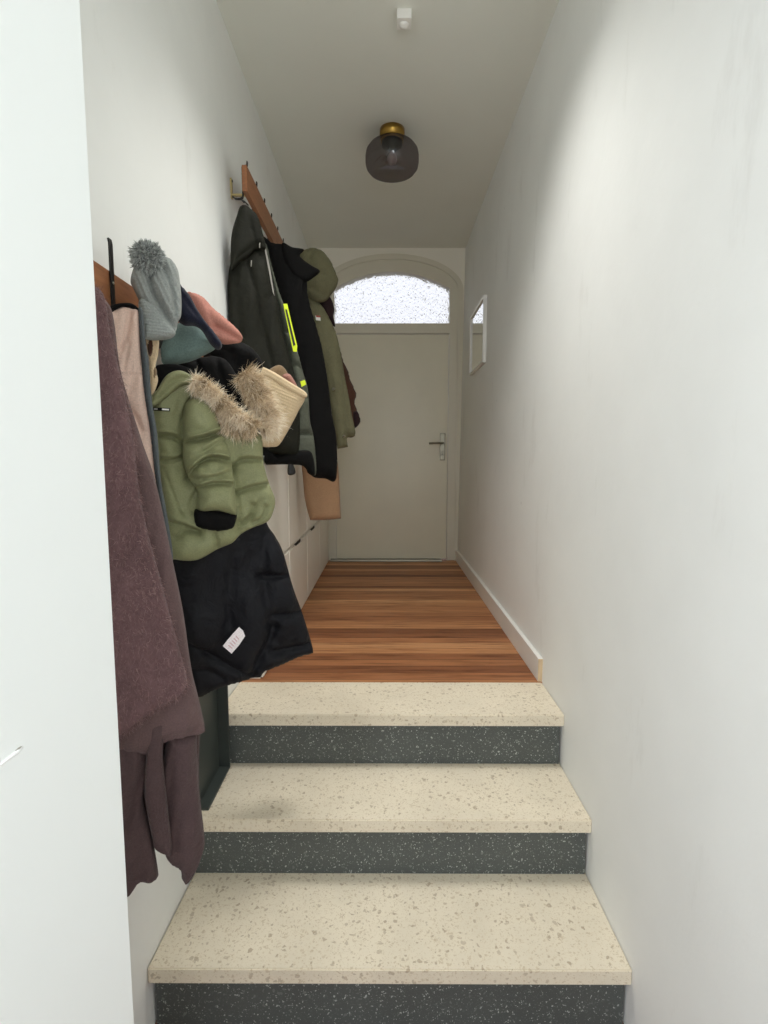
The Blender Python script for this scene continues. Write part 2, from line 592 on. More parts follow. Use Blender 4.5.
# wall pieces round the arch: left pier, right pier, spandrel strip
bm = bmesh.new()
X0, X1 = -0.95, 0.95
top = [(X0, ZC + 0.1), (X0, -0.02)] + outer[::-1] + [(X1, -0.02), (X1, ZC + 0.1)]
top = [(x, z) for x, z in top]
# split in quads between the arch and the top edge so that the face stays planar and valid
arch = outer[1:-1]
for y, flip in ((YB, False), (YB + 0.24, True)):
    for i in range(len(arch) - 1):
        (xa, za), (xb, zb) = arch[i], arch[i + 1]
        q = [bm.verts.new(p) for p in ((xa, y, za), (xb, y, zb), (xb, y, ZC + 0.1), (xa, y, ZC + 0.1))]
        bm.faces.new(q)
    for xa, xb in ((X0, ACX - AHW), (ACX + AHW, X1)):
        q = [bm.verts.new(p) for p in ((xa, y, -0.02), (xb, y, -0.02), (xb, y, ZC + 0.1), (xa, y, ZC + 0.1))]
        bm.faces.new(q)
for i in range(len(outer) - 1):
    (xa, za), (xb, zb) = outer[i], outer[i + 1]
    bm.faces.new([bm.verts.new(p) for p in ((xa, YB, za), (xb, YB, zb), (xb, YB + 0.24, zb), (xa, YB + 0.24, za))])
bmesh.ops.remove_doubles(bm, verts=bm.verts, dist=1e-5)
tag(mk_bm('wall_back', bm, M['endwall']), kind='structure')

# ---- door_1: arched frame, leaf, transom glass, handle
door = empty('door_1', (ACX, YB + 0.03, 0), kind='structure')
door['label'] = 'cream panel-less front door under an arched frosted transom'
yf0, yf1 = YB + 0.015, YB + 0.11


def frame_ring(name, outer_pts, inner_pts, y0, y1, mat, parent):
    bm = bmesh.new()
    n = len(outer_pts)
    vo0 = [bm.verts.new((x, y0, z)) for x, z in outer_pts]; vi0 = [bm.verts.new((x, y0, z)) for x, z in inner_pts]
    vo1 = [bm.verts.new((x, y1, z)) for x, z in outer_pts]; vi1 = [bm.verts.new((x, y1, z)) for x, z in inner_pts]
    for i in range(n - 1):
        bm.faces.new((vo0[i], vo0[i + 1], vi0[i + 1], vi0[i]))
        bm.faces.new((vo1[i], vi1[i], vi1[i + 1], vo1[i + 1]))
        bm.faces.new((vi0[i], vi0[i + 1], vi1[i + 1], vi1[i]))
        bm.faces.new((vo0[i], vo1[i], vo1[i + 1], vo0[i + 1]))
    for i in (0, n - 1):
        bm.faces.new((vo0[i], vi0[i], vi1[i], vo1[i]))
    return mk_bm(name, bm, mat, parent)


NA = 33
o_pts = [(ACX + AHW, 0.0)] + [(ACX + AHW * math.cos(t), ASP + (ACR - ASP) * math.sin(t)) for t in np.linspace(0, math.pi, NA)] + [(ACX - AHW, 0.0)]
i_pts = [(ACX + GHW, 0.0)] + [(ACX + GHW * c_, GSP + (GCR - GSP) * (1 - c_ * c_)) for c_ in np.linspace(1, -1, NA)] + [(ACX - GHW, 0.0)]
frame_ring('door_frame', o_pts, i_pts, yf0, yf1, M['framepaint'], door)
# raised outer bead of the frame
b_in = [(ACX + AHW - 0.045, 0.0)] + [(ACX + (AHW - 0.045) * math.cos(t), ASP + (ACR - ASP - 0.045) * math.sin(t)) for t in np.linspace(0, math.pi, NA)] + [(ACX - AHW + 0.045, 0.0)]
frame_ring('frame_bead', o_pts, b_in, yf0 - 0.014, yf0 + 0.001, M['framepaint'], door)
box('transom_bar', ACX - GHW - 0.002, ACX + GHW + 0.002, yf0 + 0.002, yf1 - 0.005, 1.998, GZ0, M['framepaint'], door, 0.004)
leaf = box('door_leaf', ACX - GHW + 0.004, ACX + GHW - 0.004, yf0 + 0.012, yf0 + 0.055, 0.012, 1.990, M['doorpaint'], door, 0.004)
gp = [(ACX + GHW + 0.01, GZ0 - 0.01), (ACX + GHW + 0.01, GSP)] + [(ACX + (GHW + 0.01) * c_, GSP + (GCR - GSP + 0.01) * (1 - c_ * c_)) for c_ in np.linspace(1, -1, NA)][1:] + [(ACX - GHW - 0.01, GZ0 - 0.01)]
ngon_extrude('transom_glass', gp, yf0 + 0.045, yf0 + 0.053, M['pane'], door)
HX = 0.502
bm = bmesh.new()
box_bm(bm, HX - 0.024, HX + 0.024, yf0 + 0.002, yf0 + 0.012, 0.900, 1.140, 0.007)
plate = mk_bm('handle_plate', bm, M['steel'], door)
v, f = sweep([Vector((HX, yf0 + 0.004, 1.052)), Vector((HX, yf0 - 0.03, 1.052)), Vector((HX - 0.004, yf0 - 0.045, 1.052)), Vector((HX - 0.02, yf0 - 0.052, 1.052)), Vector((HX - 0.075, yf0 - 0.053, 1.051)), Vector((HX - 0.125, yf0 - 0.052, 1.048))], [0.010, 0.010, 0.0105, 0.0105, 0.0095, 0.009], 12)
mk('lever', v, f, M['steel'], plate, True)
bm = bmesh.new()
box_bm(bm, HX - 0.007, HX + 0.007, yf0 - 0.004, yf0 + 0.004, 0.945, 0.985, 0.003)
mk_bm('lock_cylinder', bm, M['greyplastic'], plate)
tag(box('trim_1', ACX - GHW - 0.05, ACX + GHW - 0.05, YB - 0.075, YB + 0.02, 0.0, 0.016, M['steel'], bev=0.005), kind='structure')

# ---- skirting boards
o = box('baseboard_right', XR(0) - 0.017, XR(0) + 0.004, 2.115, YB, 0.0, 0.098, M['trim'], bev=0.003)
tag(o, kind='structure')
box('board_end', XR(0) - 0.0165, XR(0) + 0.004, 2.1115, 2.1165, 0.001, 0.096, M['mdf'], o)
tag(box('baseboard_left', XL(0) - 0.004, XL(0) + 0.014, 2.115, YB, 0.0, 0.098, M['trim'], bev=0.003), kind='structure')

# ---- stairs
st = empty('staircase', (0.01, 1.55, ZL), 'three-step staircase with cream terrazzo treads and dark speckled risers', 'stairs')
TY = [(1.248, 1.60), (1.545, 1.90), (1.828, 2.107)]
for i, (ya, yb) in enumerate(TY):
    zt = -0.4 + RISE * i
    xr = XR(zt - 0.04) - 0.001
    bm = bmesh.new(); box_bm(bm, 0, 1, ya, yb, zt - 0.044, zt)
    for v in bm.verts: v.co.x = XL(zt - 0.044, v.co.y) + 0.002 if v.co.x < 0.5 else xr
    bmesh.ops.bevel(bm, geom=list(bm.edges), offset=0.003, segments=2, affect='EDGES')
    mk_bm('tread', bm, M['tread'], st)
    bm = bmesh.new(); box_bm(bm, XL(zt - 0.044, ya) + 0.010, xr - 0.007, ya + 0.022, ya + 0.05, max(zt - RISE, ZL) + 0.0005, zt - 0.044, 0.002)
    mk_bm('riser', bm, M['riser'], st)

# ---- door_2: white leaf standing open on the left, close to the viewer
E0 = Vector((-0.372, 0.705, 0)); E1 = Vector((-0.640, -0.047, 0))
d2 = (E1 - E0).normalized(); n2 = Vector((-d2.y, d2.x, 0))
if n2.y > 0: n2 = -n2                          # n2 points to the viewer's side
bm = bmesh.new()
pts = [E0, E1, E1 - n2 * 0.04, E0 - n2 * 0.04]
lo = [bm.verts.new((p.x, p.y, ZL + 0.008)) for p in pts]; hi = [bm.verts.new((p.x, p.y, 1.70)) for p in pts]
bm.faces.new(lo[::-1]); bm.faces.new(hi)
for i in range(4): bm.faces.new((lo[i], lo[(i + 1) % 4], hi[(i + 1) % 4], hi[i]))
bmesh.ops.bevel(bm, geom=list(bm.edges), offset=0.003, segments=2, affect='EDGES')
dl = mk_bm('door_2', bm, M['slab'], None, False, (E0.x, E0.y, ZL))
tag(dl, kind='structure')
pd = Plane(0, 0, 0); pd.o = E0 + n2 * 0.0008; pd.u = d2; pd.n = n2
gv, gf = sweep([pd.at(22.5, 747), pd.at(17, 752), pd.at(9, 758), pd.at(0, 765)], [0.0012, 0.0026, 0.002, 0.0012], 8)
sc_ = mk('paint_chip', gv, gf, M['chip'], dl, True); sc_['label'] = 'raised white chip in the lacquer'
gv, gf = sweep([pd.at(21.5, 746.5), pd.at(19, 748.5), pd.at(15.5, 751)], [0.0006, 0.0012, 0.0005], 8)
mk('dent', gv, gf, M['greyplastic'], dl, True)

# ------------------------------------------------------------------ ceiling fittings
LX, LY = 0.033, 3.085
lamp = empty('ceiling_lamp', (LX, LY, 2.475), 'flush ceiling lamp with brass base and smoked glass drum shade', 'lamp')
lathe('base', [(0.001, 2.70), (0.068, 2.70), (0.068, 2.672), (0.064, 2.668), (0.062, 2.640), (0.001, 2.640)], (LX, LY, 0), M['brass'], lamp, caps=False)
prof = [(0.064, 2.645), (0.095, 2.633), (0.124, 2.613), (0.141, 2.590), (0.146, 2.566), (0.146, 2.532), (0.141, 2.508), (0.126, 2.489), (0.104, 2.478), (0.084, 2.475), (0.076, 2.479), (0.001, 2.480)]
lathe('glass_shade', prof, (LX, LY, 0), M['smoke'], lamp, 64, caps=False)
lathe('bulb_holder', [(0.001, 2.645), (0.055, 2.645), (0.055, 2.618), (0.022, 2.612), (0.020, 2.588), (0.001, 2.588)], (LX, LY, 0), M['black'], lamp, 32, caps=False)
lathe('bulb', [(0.012, 2.592), (0.016, 2.58), (0.026, 2.562), (0.028, 2.546), (0.022, 2.528), (0.010, 2.520), (0.001, 2.519)], (LX, LY, 0), M['white'], lamp, 32, caps=False)

sx, sy = 0.072, 2.33
sen = empty('ceiling_sensor', (sx, sy, 2.66), 'small square white sensor box on the ceiling nearer than the lamp', 'sensor')
box('housing', sx - 0.029, sx + 0.029, sy - 0.03, sy + 0.03, 2.665, 2.701, M['white'], sen, 0.004)
lathe('lens', [(0.001, 2.652), (0.012, 2.654), (0.018, 2.660), (0.019, 2.667)], (sx, sy + 0.004, 0), M['white'], sen, 24, caps=False)

# ------------------------------------------------------------------ mirror
my0, my1, mz0, mz1 = 3.60, 4.17, 1.552, 1.985
mx = XR(1.75)
mir = empty('mirror', (mx, (my0 + my1) / 2, mz0), 'small white-framed mirror on the right wall beside the front door', 'mirror')
bm = bmesh.new()
fw = 0.015
for a in ((my0, my1, mz0, mz0 + fw), (my0, my1, mz1 - fw, mz1), (my0, my0 + fw, mz0 + fw, mz1 - fw), (my1 - fw, my1, mz0 + fw, mz1 - fw)):
    box_bm(bm, mx - 0.026, mx - 0.001, a[0], a[1], a[2], a[3], 0.002)
mk_bm('frame', bm, M['trim'], mir)
box('mirror_glass', mx - 0.016, mx - 0.008, my0 + fw - 0.003, my1 - fw + 0.003, mz0 + fw - 0.003, mz1 - fw + 0.003, M['mirror'], mir)

# ------------------------------------------------------------------ coat racks
def coat_rack(name, y0, y1, z0, z1, xf, hooks, up, label, brackets):
    r = empty(name, (xf, (y0 + y1) / 2, z0), label, 'coat rack')
    box('board', xf - 0.020, xf, y0, y1, z0, z1, M['teak'], r, 0.002)
    for y in hooks:
        xx = xf + 0.003
        path = [(xf - 0.018, y, z1 + up), (xx - 0.006, y, z1 + up), (xx - 0.001, y, z1 + up - 0.006), (xx, y, z1), (xx, y, (z0 + z1) / 2), (xx, y, z0 - 0.005), (xx + 0.004, y, z0 - 0.02), (xx + 0.018, y, z0 - 0.030), (xx + 0.032, y, z0 - 0.024), (xx + 0.038, y, z0 - 0.006)]
        if up < 0.04:
            xx = xf - 0.0225
            path = [(xf - 0.002, y, z1 + up), (xf - 0.003, y, z1 + 0.008), (xf - 0.008, y, z1 + 0.003), (xx + 0.003, y, z1 + 0.003), (xx, y, z1 - 0.001), (xx, y, (z0 + z1) / 2), (xx, y, z0 - 0.004), (xx - 0.002, y, z0 - 0.016), (xx - 0.012, y, z0 - 0.022), (xx - 0.032, y, z0 - 0.021), (xx - 0.040, y, z0 - 0.014)]
        else: path = [(xx - 0.002, y, z1 + up), (xx, y, z1 + up - 0.01)] + path[3:]
        v, f = strap(path, (0, 1, 0), 0.013, 0.004)
        hk = mk('hook', v, f, M['black'], r)
        sg = 1 if up > 0.04 else -1
        v, f = sweep([Vector((xx, y, z1 - 0.025)), Vector((xx + 0.004 * sg, y, z1 - 0.025))], [0.0035, 0.0028], 10)
        mk('screw', v, f, M['steel'], hk, True)
    for y in brackets:
        bm = bmesh.new()
        zc = (z0 + z1) / 2
        xw = XL(zc)
        box_bm(bm, xw - 0.001, xw + 0.006, y - 0.009, y + 0.009, z0 + 0.012, z0 + 0.092, 0.001)
        box_bm(bm, xw, xf - 0.019, y - 0.006, y + 0.006, z0 + 0.022, z0 + 0.030, 0.001)
        bk = mk_bm('bracket', bm, M['bracketbrass'], r)
        for zz in (z0 + 0.02, z0 + 0.082):
            bm = bmesh.new()
            box_bm(bm, xw + 0.005, xw + 0.009, y - 0.004, y + 0.004, zz - 0.004, zz + 0.004, 0.001)
            mk_bm('screw', bm, M['black'], bk)
    return r


coat_rack('coat_rack', 2.255, 3.10, 1.992, 2.092, -0.56, (2.275, 2.435, 2.585, 2.735, 2.885, 3.035), 0.022, 'far wooden coat rack high on the wall above the dark jackets', (2.345, 3.02))
coat_rack('coat_rack', 0.86, 1.96, 1.222, 1.327, -0.603, (1.204, 1.36, 1.54, 1.74, 1.90), 0.068, 'near wooden coat rack behind the grey bobble hat', (0.95, 1.88))

# ------------------------------------------------------------------ shoe cabinets
CX = -0.512
cy_edges = [2.135, 2.775, 3.405, 4.045, 4.672]
names = ['nearest the stairs', 'second from the stairs', 'second from the front door', 'beside the front door']
for row, (za, zb) in enumerate(((0.0, 0.436), (0.442, 0.925))):
    for k in range(4):
        ya, yb = cy_edges[k] + 0.0035, cy_edges[k + 1] - 0.0035
        c = empty('shoe_cabinet', (CX - 0.05, (ya + yb) / 2, za), '%s white slim shoe cabinet %s' % (('lower', 'upper')[row], names[k]), 'cabinet', 'white slim shoe cabinets along the left wall')
        box('body', XL(0) + 0.016 if za < 0.1 else XL(0.5) + 0.004, CX - 0.014, ya, yb, za, zb, M['cab'], c, 0.004)
        # flap: outer skin with a finger notch in its top edge
        bm = bmesh.new()
        ym = (ya + yb) / 2
        n0, n1, dz = ym - 0.11, ym + 0.11, 0.022
        prof2 = [(ya + 0.002, za + 0.006), (yb - 0.002, za + 0.006), (yb - 0.002, zb - 0.004), (n1 + 0.012, zb - 0.004), (n1, zb - dz), (n0, zb - dz), (n0 - 0.012, zb - 0.004), (ya + 0.002, zb - 0.004)]
        a0 = [bm.verts.new((CX - 0.010, y, z)) for y, z in prof2]; a1 = [bm.verts.new((CX + (0.0 if z < zb - 0.1 else 0.0), y, z)) for y, z in prof2]
        bm.faces.new(a0); bm.faces.new(a1[::-1])
        for i in range(8): bm.faces.new((a0[i], a0[(i + 1) % 8], a1[(i + 1) % 8], a1[i]))
        fe = [e for e in bm.edges if all(abs(v.co.x - CX) < 1e-5 for v in e.verts)]
        bmesh.ops.bevel(bm, geom=fe, offset=0.004, segments=2, affect='EDGES')
        fl = mk_bm('flap', bm, M['cab'], c)
        box('slot_shade_strip', CX - 0.0145, CX - 0.0102, n0 - 0.004, n1 + 0.004, zb - dz - 0.004, zb - 0.006, M['slot_shade'], fl)  # dark strip behind the notch, its shade put into the colour

# ------------------------------------------------------------------ cloth modelling
def spline(pts, sp):
    """closed Catmull-Rom through pts, resampled about every sp px; a point given as (x, y, 1) is a sharp corner"""
    n = len(pts)
    out = []
    for i in range(n):
        p0, p1, p2, p3 = pts[i - 1], pts[i], pts[(i + 1) % n], pts[(i + 2) % n]
        a0 = p1 if len(p1) > 2 else p0
        a3 = p2 if len(p2) > 2 else p3
        L = math.hypot(p2[0] - p1[0], p2[1] - p1[1])
        m = max(1, int(round(L / sp)))
        for k in range(m):
            t = k / m
            q = []
            for d in (0, 1):
                q.append(0.5 * (2 * p1[d] + (p2[d] - a0[d]) * t + (2 * a0[d] - 5 * p1[d] + 4 * p2[d] - a3[d]) * t * t + (3 * p1[d] - a0[d] - 3 * p2[d] + a3[d]) * t ** 3))
            out.append(q)
    return np.array(out)


def seg_dist(P, poly, closed=True):
    A = np.array(poly, float)
    B = np.roll(A, -1, 0) if closed else A[1:]
    if not closed: A = A[:-1]
    best = np.full(len(P), 1e9)
    for a, b_ in zip(A, B):
        d = b_ - a
        L = max(d.dot(d), 1e-9)
        t = np.clip(((P - a) @ d) / L, 0, 1)
        q = a + t[:, None] * d
        best = np.minimum(best, np.hypot(*(P - q).T))
    return best


def inside(P, poly):
    x, y = P[:, 0], P[:, 1]
    r = np.zeros(len(P), bool)
    n = len(poly)
    j = n - 1
    for i in range(n):
        xi, yi = poly[i]; xj, yj = poly[j]
        c = ((yi > y) != (yj > y)) & (x < (xj - xi) * (y - yi) / (yj - yi + 1e-12) + xi)
        r ^= c
        j = i
    return r


def fold_noise(P, folds, seed):
    if not folds: return np.zeros(len(P))
    amp, fu, fv, ang = folds
    ca, sa = math.cos(math.radians(ang)), math.sin(math.radians(ang))
    out = np.empty(len(P))
    for i, (x, y) in enumerate(P):
        u, v = x * ca + y * sa, -x * sa + y * ca
        w = noise.noise(Vector((u * fu, v * fv, seed))) + 0.45 * noise.noise(Vector((u * fu * 2.3 + 5, v * fv * 2.0, seed + 3)))
        out[i] = amp * w
    return out


_seed = [1.0]


def pillow(name, pts, pl, Tf, Tb, R, mat, parent=None, sp=2.2, seams=(), folds=None, disp=None, tilt=None, sag=0.0):
    """a cloth body: outline in photo pixels laid on an upright plane, filled out to thickness Tf towards the hall and Tb behind.
    seams: (polyline px, depth m, width px) sewn-in lines; folds: (amp m, freq u, freq v, angle)"""
    _seed[0] += 7.3
    poly = spline(pts, sp)
    mn, mxx = poly.min(0), poly.max(0)
    g = []
    row = 0
    y = mn[1]
    while y < mxx[1]:
        x = mn[0] + (sp / 2 if row % 2 else 0)
        while x < mxx[0]:
            g.append((x, y)); x += sp
        y += sp * 0.87; row += 1
    g = np.array(g)
    keep = inside(g, poly)
    g = g[keep]
    if len(g): g = g[seg_dist(g, poly) > sp * 0.55]
    nb = len(poly)
    allp = np.vstack([poly, g]) if len(g) else poly
    res = delaunay_2d_cdt([Vector((float(a), float(b_))) for a, b_ in allp], [(i, (i + 1) % nb) for i in range(nb)], [], 0, 1e-6)
    V2 = np.array([(v.x, v.y) for v in res[0]])
    tris = [f for f in res[2] if len(f) == 3]
    cen = np.array([V2[list(f)].mean(0) for f in tris])
    ok = inside(cen, poly)
    tris = [f for f, k in zip(tris, ok) if k]
    de = seg_dist(V2, poly)
    de[de < 1e-3] = 0
    s = np.clip(de / R, 0, 1)
    prof_ = np.sqrt(1 - (1 - s) ** 2)
    front = Tf * prof_ + prof_ * fold_noise(V2, folds, _seed[0])
    if disp is not None: front = front + prof_ * np.array([disp(x, y) for x, y in V2])
    for line, dep, wid in seams:
        ds = seg_dist(V2, spline_open(line), False)
        ed = np.clip(prof_ * 1.3, 0, 1)
        front = front - dep * (0.8 * np.exp(-(ds / wid) ** 2) + 0.55 * np.exp(-(ds / (wid * 3.2)) ** 2)) * ed
        pk_ = np.array([noise.noise(Vector((x * 0.30, y * 0.30, _seed[0] + 9))) for x, y in V2])
        if sag: front = front + sag * dep * np.exp(-(seg_dist(V2 + np.array([0.0, wid * 1.7]), spline_open(line), False) / (wid * 1.25)) ** 2) * ed
        front = front + 0.14 * dep * pk_ * np.exp(-(ds / (wid * 3.5)) ** 2) * ed
    back = -Tb * prof_
    lean = (lambda x, y: 0.0) if tilt is None else tilt
    on_edge = de == 0
    verts, fidx, bidx = [], [], []
    for i, (x, y) in enumerate(V2):
        p = pl.at(x, y, lean(x, y))
        fidx.append(len(verts)); verts.append(p + pl.n * float(front[i]))
        if on_edge[i]: bidx.append(fidx[-1])
        else:
            bidx.append(len(verts)); verts.append(p + pl.n * float(back[i]))
    faces = []
    for f in tris:
        a, b_, c_ = f
        pa, pb, pc = V2[a], V2[b_], V2[c_]
        cr = (pb[0] - pa[0]) * (pc[1] - pa[1]) - (pb[1] - pa[1]) * (pc[0] - pa[0])
        if cr > 0: a, c_ = c_, a
        faces.append((fidx[a], fidx[b_], fidx[c_]))
        if not (on_edge[a] and on_edge[b_] and on_edge[c_]):
            faces.append((bidx[c_], bidx[b_], bidx[a]))
    # keep everything on the room side of the left wall
    for v in verts:
        lim = XL(v.z, v.y) + 0.006
        if v.y < 1.97 and v.z > 1.10: lim = -0.592
        if v.y > 2.12 and v.z < 0.935: lim = -0.506
        if v.x < lim: v.x = lim
    return mk(name, verts, faces, mat, parent, True, None if parent is not None else base_of(verts))


def spline_open(pts):
    if len(pts) < 3: return np.array([p[:2] for p in pts], float)
    out = []
    n = len(pts)
    for i in range(n - 1):
        p0, p1, p2, p3 = pts[max(i - 1, 0)], pts[i], pts[i + 1], pts[min(i + 2, n - 1)]
        for k in range(6):
            t = k / 6
            out.append([0.5 * (2 * p1[d] + (p2[d] - p0[d]) * t + (2 * p0[d] - 5 * p1[d] + 4 * p2[d] - p3[d]) * t * t + (3 * p1[d] - p0[d] - 3 * p2[d] + p3[d]) * t ** 3) for d in (0, 1)])
    out.append(list(pts[-1][:2]))
    return np.array(out, float)


def patch(name, quad, pl, off, mat, parent, th=0.0012):
    """thin flat piece (label, tape) given by its outline in px"""
    c = [pl.at(x, y, off) for x, y in quad]
    n = len(c)
    v = [p + pl.n * th for p in c] + [p for p in c]
    f = [tuple(range(n)), tuple(range(2 * n - 1, n - 1, -1))] + [(i, i + n, (i + 1) % n + n, (i + 1) % n) for i in range(n)]
    o = mk(name, v, f, mat, parent)
    bm = bmesh.new(); bm.from_mesh(o.data); bmesh.ops.recalc_face_normals(bm, faces=bm.faces); bm.to_mesh(o.data); bm.free()
    return o


def strands(name, roots, mat, parent, width, rnd, core=None):
    """roots: list of (root, direction, length, tone); thin tapered hairs, bent a little; core: (verts, faces) under them"""
    vs, fs, tone = [], [], []
    if core:
        vs += list(core[0]); fs += list(core[1]); tone += [0.25] * len(core[0])
    for p, d, L, tn in roots:
        side = d.cross(Vector((rnd.uniform(-1, 1), rnd.uniform(-1, 1), rnd.uniform(-1, 1)))).normalized()
        bend = Vector((rnd.gauss(0, 1), rnd.gauss(0, 1), rnd.gauss(-0.5, 1))) * 0.22 * L
        n = len(vs)
        for t, w in ((0, 1.0), (0.45, 0.85), (0.8, 0.5)):
            q = p + d * L * t + bend * t * t
            vs.append(q - side * width * w); vs.append(q + side * width * w)
            tone += [max(0, tn - 0.25 + 0.3 * t)] * 2
        vs.append(p + d * L + bend); tone.append(min(1, tn + 0.15))
        fs += [(n, n + 1, n + 3, n + 2), (n + 2, n + 3, n + 5, n + 4), (n + 4, n + 5, n + 6)]
    loc = None if parent is not None else base_of(vs)
    o = mk(name, vs, fs, mat, parent, True, loc)
    a = o.data.attributes.new('tone', 'FLOAT', 'POINT')
    if len(a.data) == len(tone): a.data.foreach_set('value', tone)
    return o


def fur_path(pl, pts, rad, n, L, parent, flow, seed, name='fur_trim'):
    """fur along a path of (px, py), tube radius rad m"""
    rnd = random.Random(seed)
    line = [pl.at(x, y) for x, y in spline_open(pts)]
    rads = [rad * (0.75 + 0.25 * math.sin(math.pi * i / (len(line) - 1))) for i in range(len(line))]
    core = sweep(line, rads, 10)
    roots = []
    for _ in range(n):
        s = rnd.random() * (len(line) - 1.001)
        i = int(s); t = s - i
        p = line[i].lerp(line[i + 1], t)
        tg = (line[i + 1] - line[i]).normalized()
        r = Vector((rnd.gauss(0, 1), rnd.gauss(0, 1), rnd.gauss(0, 1)))
        r = (r - tg * r.dot(tg)).normalized()
        d = (r * 0.8 + Vector(flow) * 0.9 + tg * rnd.gauss(0.25, 0.3) + Vector((rnd.gauss(0, .25), rnd.gauss(0, .25), rnd.gauss(0, .25)))).normalized()
        clump = noise.noise(p * 55)
        roots.append((p + r * rads[i] * 0.9, d, L * rnd.uniform(0.6, 1.25), min(1, max(0, 0.66 + 0.6 * clump + rnd.gauss(0, 0.15)))))
    return strands(name, roots, M['fur'], parent, 0.0007, rnd, core)


# ================================================================== garments on the near rack
# --- mauve coat
pm = Plane(-0.60, 1.00, 25)
mau = empty('wool_coat', pm.at(150, 890), 'long mauve brown wool coat hanging nearest, half behind the white door', 'coat')
pillow('body', [(84, 300, 1), (110, 306), (121, 372), (141, 438), (156, 483), (172, 557), (183, 611), (191, 666), (198, 696), (204.5, 726), (203, 733), (190, 736), (174, 739), (158, 746), (147, 755), (138, 752), (100, 752, 1), (84, 600)], pm.back(0.03), 0.022, 0.035, 16, M['mauve_s'], mau, 2.6,
       seams=[([(204, 723), (190, 728), (174, 732), (155, 740), (145, 748)], 0.004, 1.6)], folds=(0.014, 0.035, 0.006, 12))
fp = pillow('front_panel', [(80, 285, 1), (98, 288), (106, 303), (110, 330), (121, 377), (128, 411), (134, 440), (139, 488), (149, 537), (162, 584), (172, 622), (182, 658), (187, 681), (181, 694), (166, 703), (150, 713), (122, 733), (92, 752, 1), (80, 500)], pm, 0.022, 0.012, 12, M['mauve'], mau, 2.3,
            folds=(0.010, 0.03, 0.006, 14))
# loose fibres of the wool
rnd = random.Random(5)
poly_fp = np.array([(100, 292), (110, 330), (121, 377), (134, 440), (139, 488), (149, 537), (162, 584), (172, 622), (182, 658), (184, 682), (170, 699), (122, 730), (112, 700), (100, 400)], float)
me = fp.data
wl = WLOC[fp.name]
roots = []
tri = [p for p in me.polygons if p.normal.dot(pm.n) > 0.1]
wts = [p.area for p in tri]
for p in rnd.choices(tri, wts, k=15000):
    q = p.center + wl + Vector((rnd.gauss(0, .002), rnd.gauss(0, .002), rnd.gauss(0, .002)))
    d = (p.normal * 0.35 + Vector((rnd.gauss(0, .5), rnd.gauss(0, .3), -0.6 + rnd.gauss(0, .6)))).normalized()
    roots.append((q, d, rnd.uniform(0.005, 0.013), min(1, max(0, rnd.gauss(0.5, 0.28)))))
strands('wool_fibres', roots, M['fuzz'], fp, 0.00032, rnd)
pillow('sleeve', [(168, 732, 1), (197, 732, 1), (197, 746), (199, 787), (204, 832), (204, 848), (197, 868), (187, 882), (182, 879), (180, 869), (166, 857), (163, 820), (160, 780)], pm.back(0.05), 0.028, 0.03, 15, M['mauve_d'], mau, 2.4, folds=(0.010, 0.07, 0.012, 8))
pillow('lining', [(118, 728, 1), (200, 728, 1), (199, 760), (198, 800), (190, 850), (182, 862), (170, 858), (160, 840), (154, 830), (148, 820), (130, 830), (118, 820)], pm.back(0.085), 0.010, 0.02, 8, M['mauve_d'], mau, 2.6, folds=(0.010, 0.08, 0.012, 8))  # added dark sheet standing for the shaded coat cloth between the sleeves
pillow('hem_flap', [(148, 722, 1), (165, 722, 1), (163, 756), (168, 809), (172, 850), (167, 855), (156, 850), (152, 838), (145, 800), (145, 770)], pm.back(0.012), 0.014, 0.012, 9, M['mauve_d'], mau, 2.4, seams=[([(153, 842), (161, 847), (172, 846)], 0.003, 1.5)], folds=(0.007, 0.06, 0.012, 8))
pillow('sleeve', [(100, 728, 1), (130, 730), (148, 758), (146, 783), (143, 800), (151, 830), (158, 870), (157, 877), (150, 881), (141, 880), (132, 892), (124, 897), (108, 892), (100, 820)], pm.back(0.03), 0.024, 0.03, 14, M['mauve_d'], mau, 2.4,
       seams=[([(146, 763), (136, 790), (128, 815), (112, 835)], 0.008, 2.5)], folds=(0.012, 0.06, 0.02, 20))

# --- pale pink jacket with slate edge
pp = Plane(-0.60, 1.14, 24)
pj = empty('jacket', pp.at(140, 556), 'pale pink lined jacket with slate grey edge beside the mauve coat', 'jacket')
pillow('lining', [(104, 318), (112, 310), (121, 306), (131, 305), (139.5, 311), (141, 344), (146, 394), (152, 434), (157, 478), (158, 500), (140, 500, 1), (104, 420)], pp, 0.016, 0.02, 9, M['pink'], pj, 2.0,
       seams=[([(130, 314), (127, 335), (122, 350)], 0.007, 1.6), ([(127, 407), (136, 418), (141, 430)], 0.010, 2.0), ([(118, 377), (140, 376)], 0.003, 1.0), ([(129, 345), (124, 372)], 0.004, 2.0)], folds=(0.006, 0.09, 0.02, 15))
pillow('shell', [(138, 309), (143, 311), (145, 336), (149, 364), (152, 401), (157.5, 436), (161, 480), (168, 520), (173, 556), (170, 566), (164, 540), (158, 500), (154, 470), (150, 430), (144, 392), (140, 344)], pp.back(-0.006), 0.012, 0.06, 4, M['slate'], pj, 1.6, folds=(0.004, 0.05, 0.02, 0))
pillow('collar', [(106, 316), (108, 309), (113, 305), (122, 303), (132, 303.5), (139, 309), (134, 310), (122, 308), (114, 312), (109, 320)], pp.back(-0.008), 0.01, 0.02, 3, M['blackcloth'], pj, 1.6)

# --- grey bobble hat
pb = Plane(-0.58, 1.24, 22)
gb = empty('bobble_hat', pb.at(156, 338), 'grey cable knit bobble hat on the near rack', 'hat')


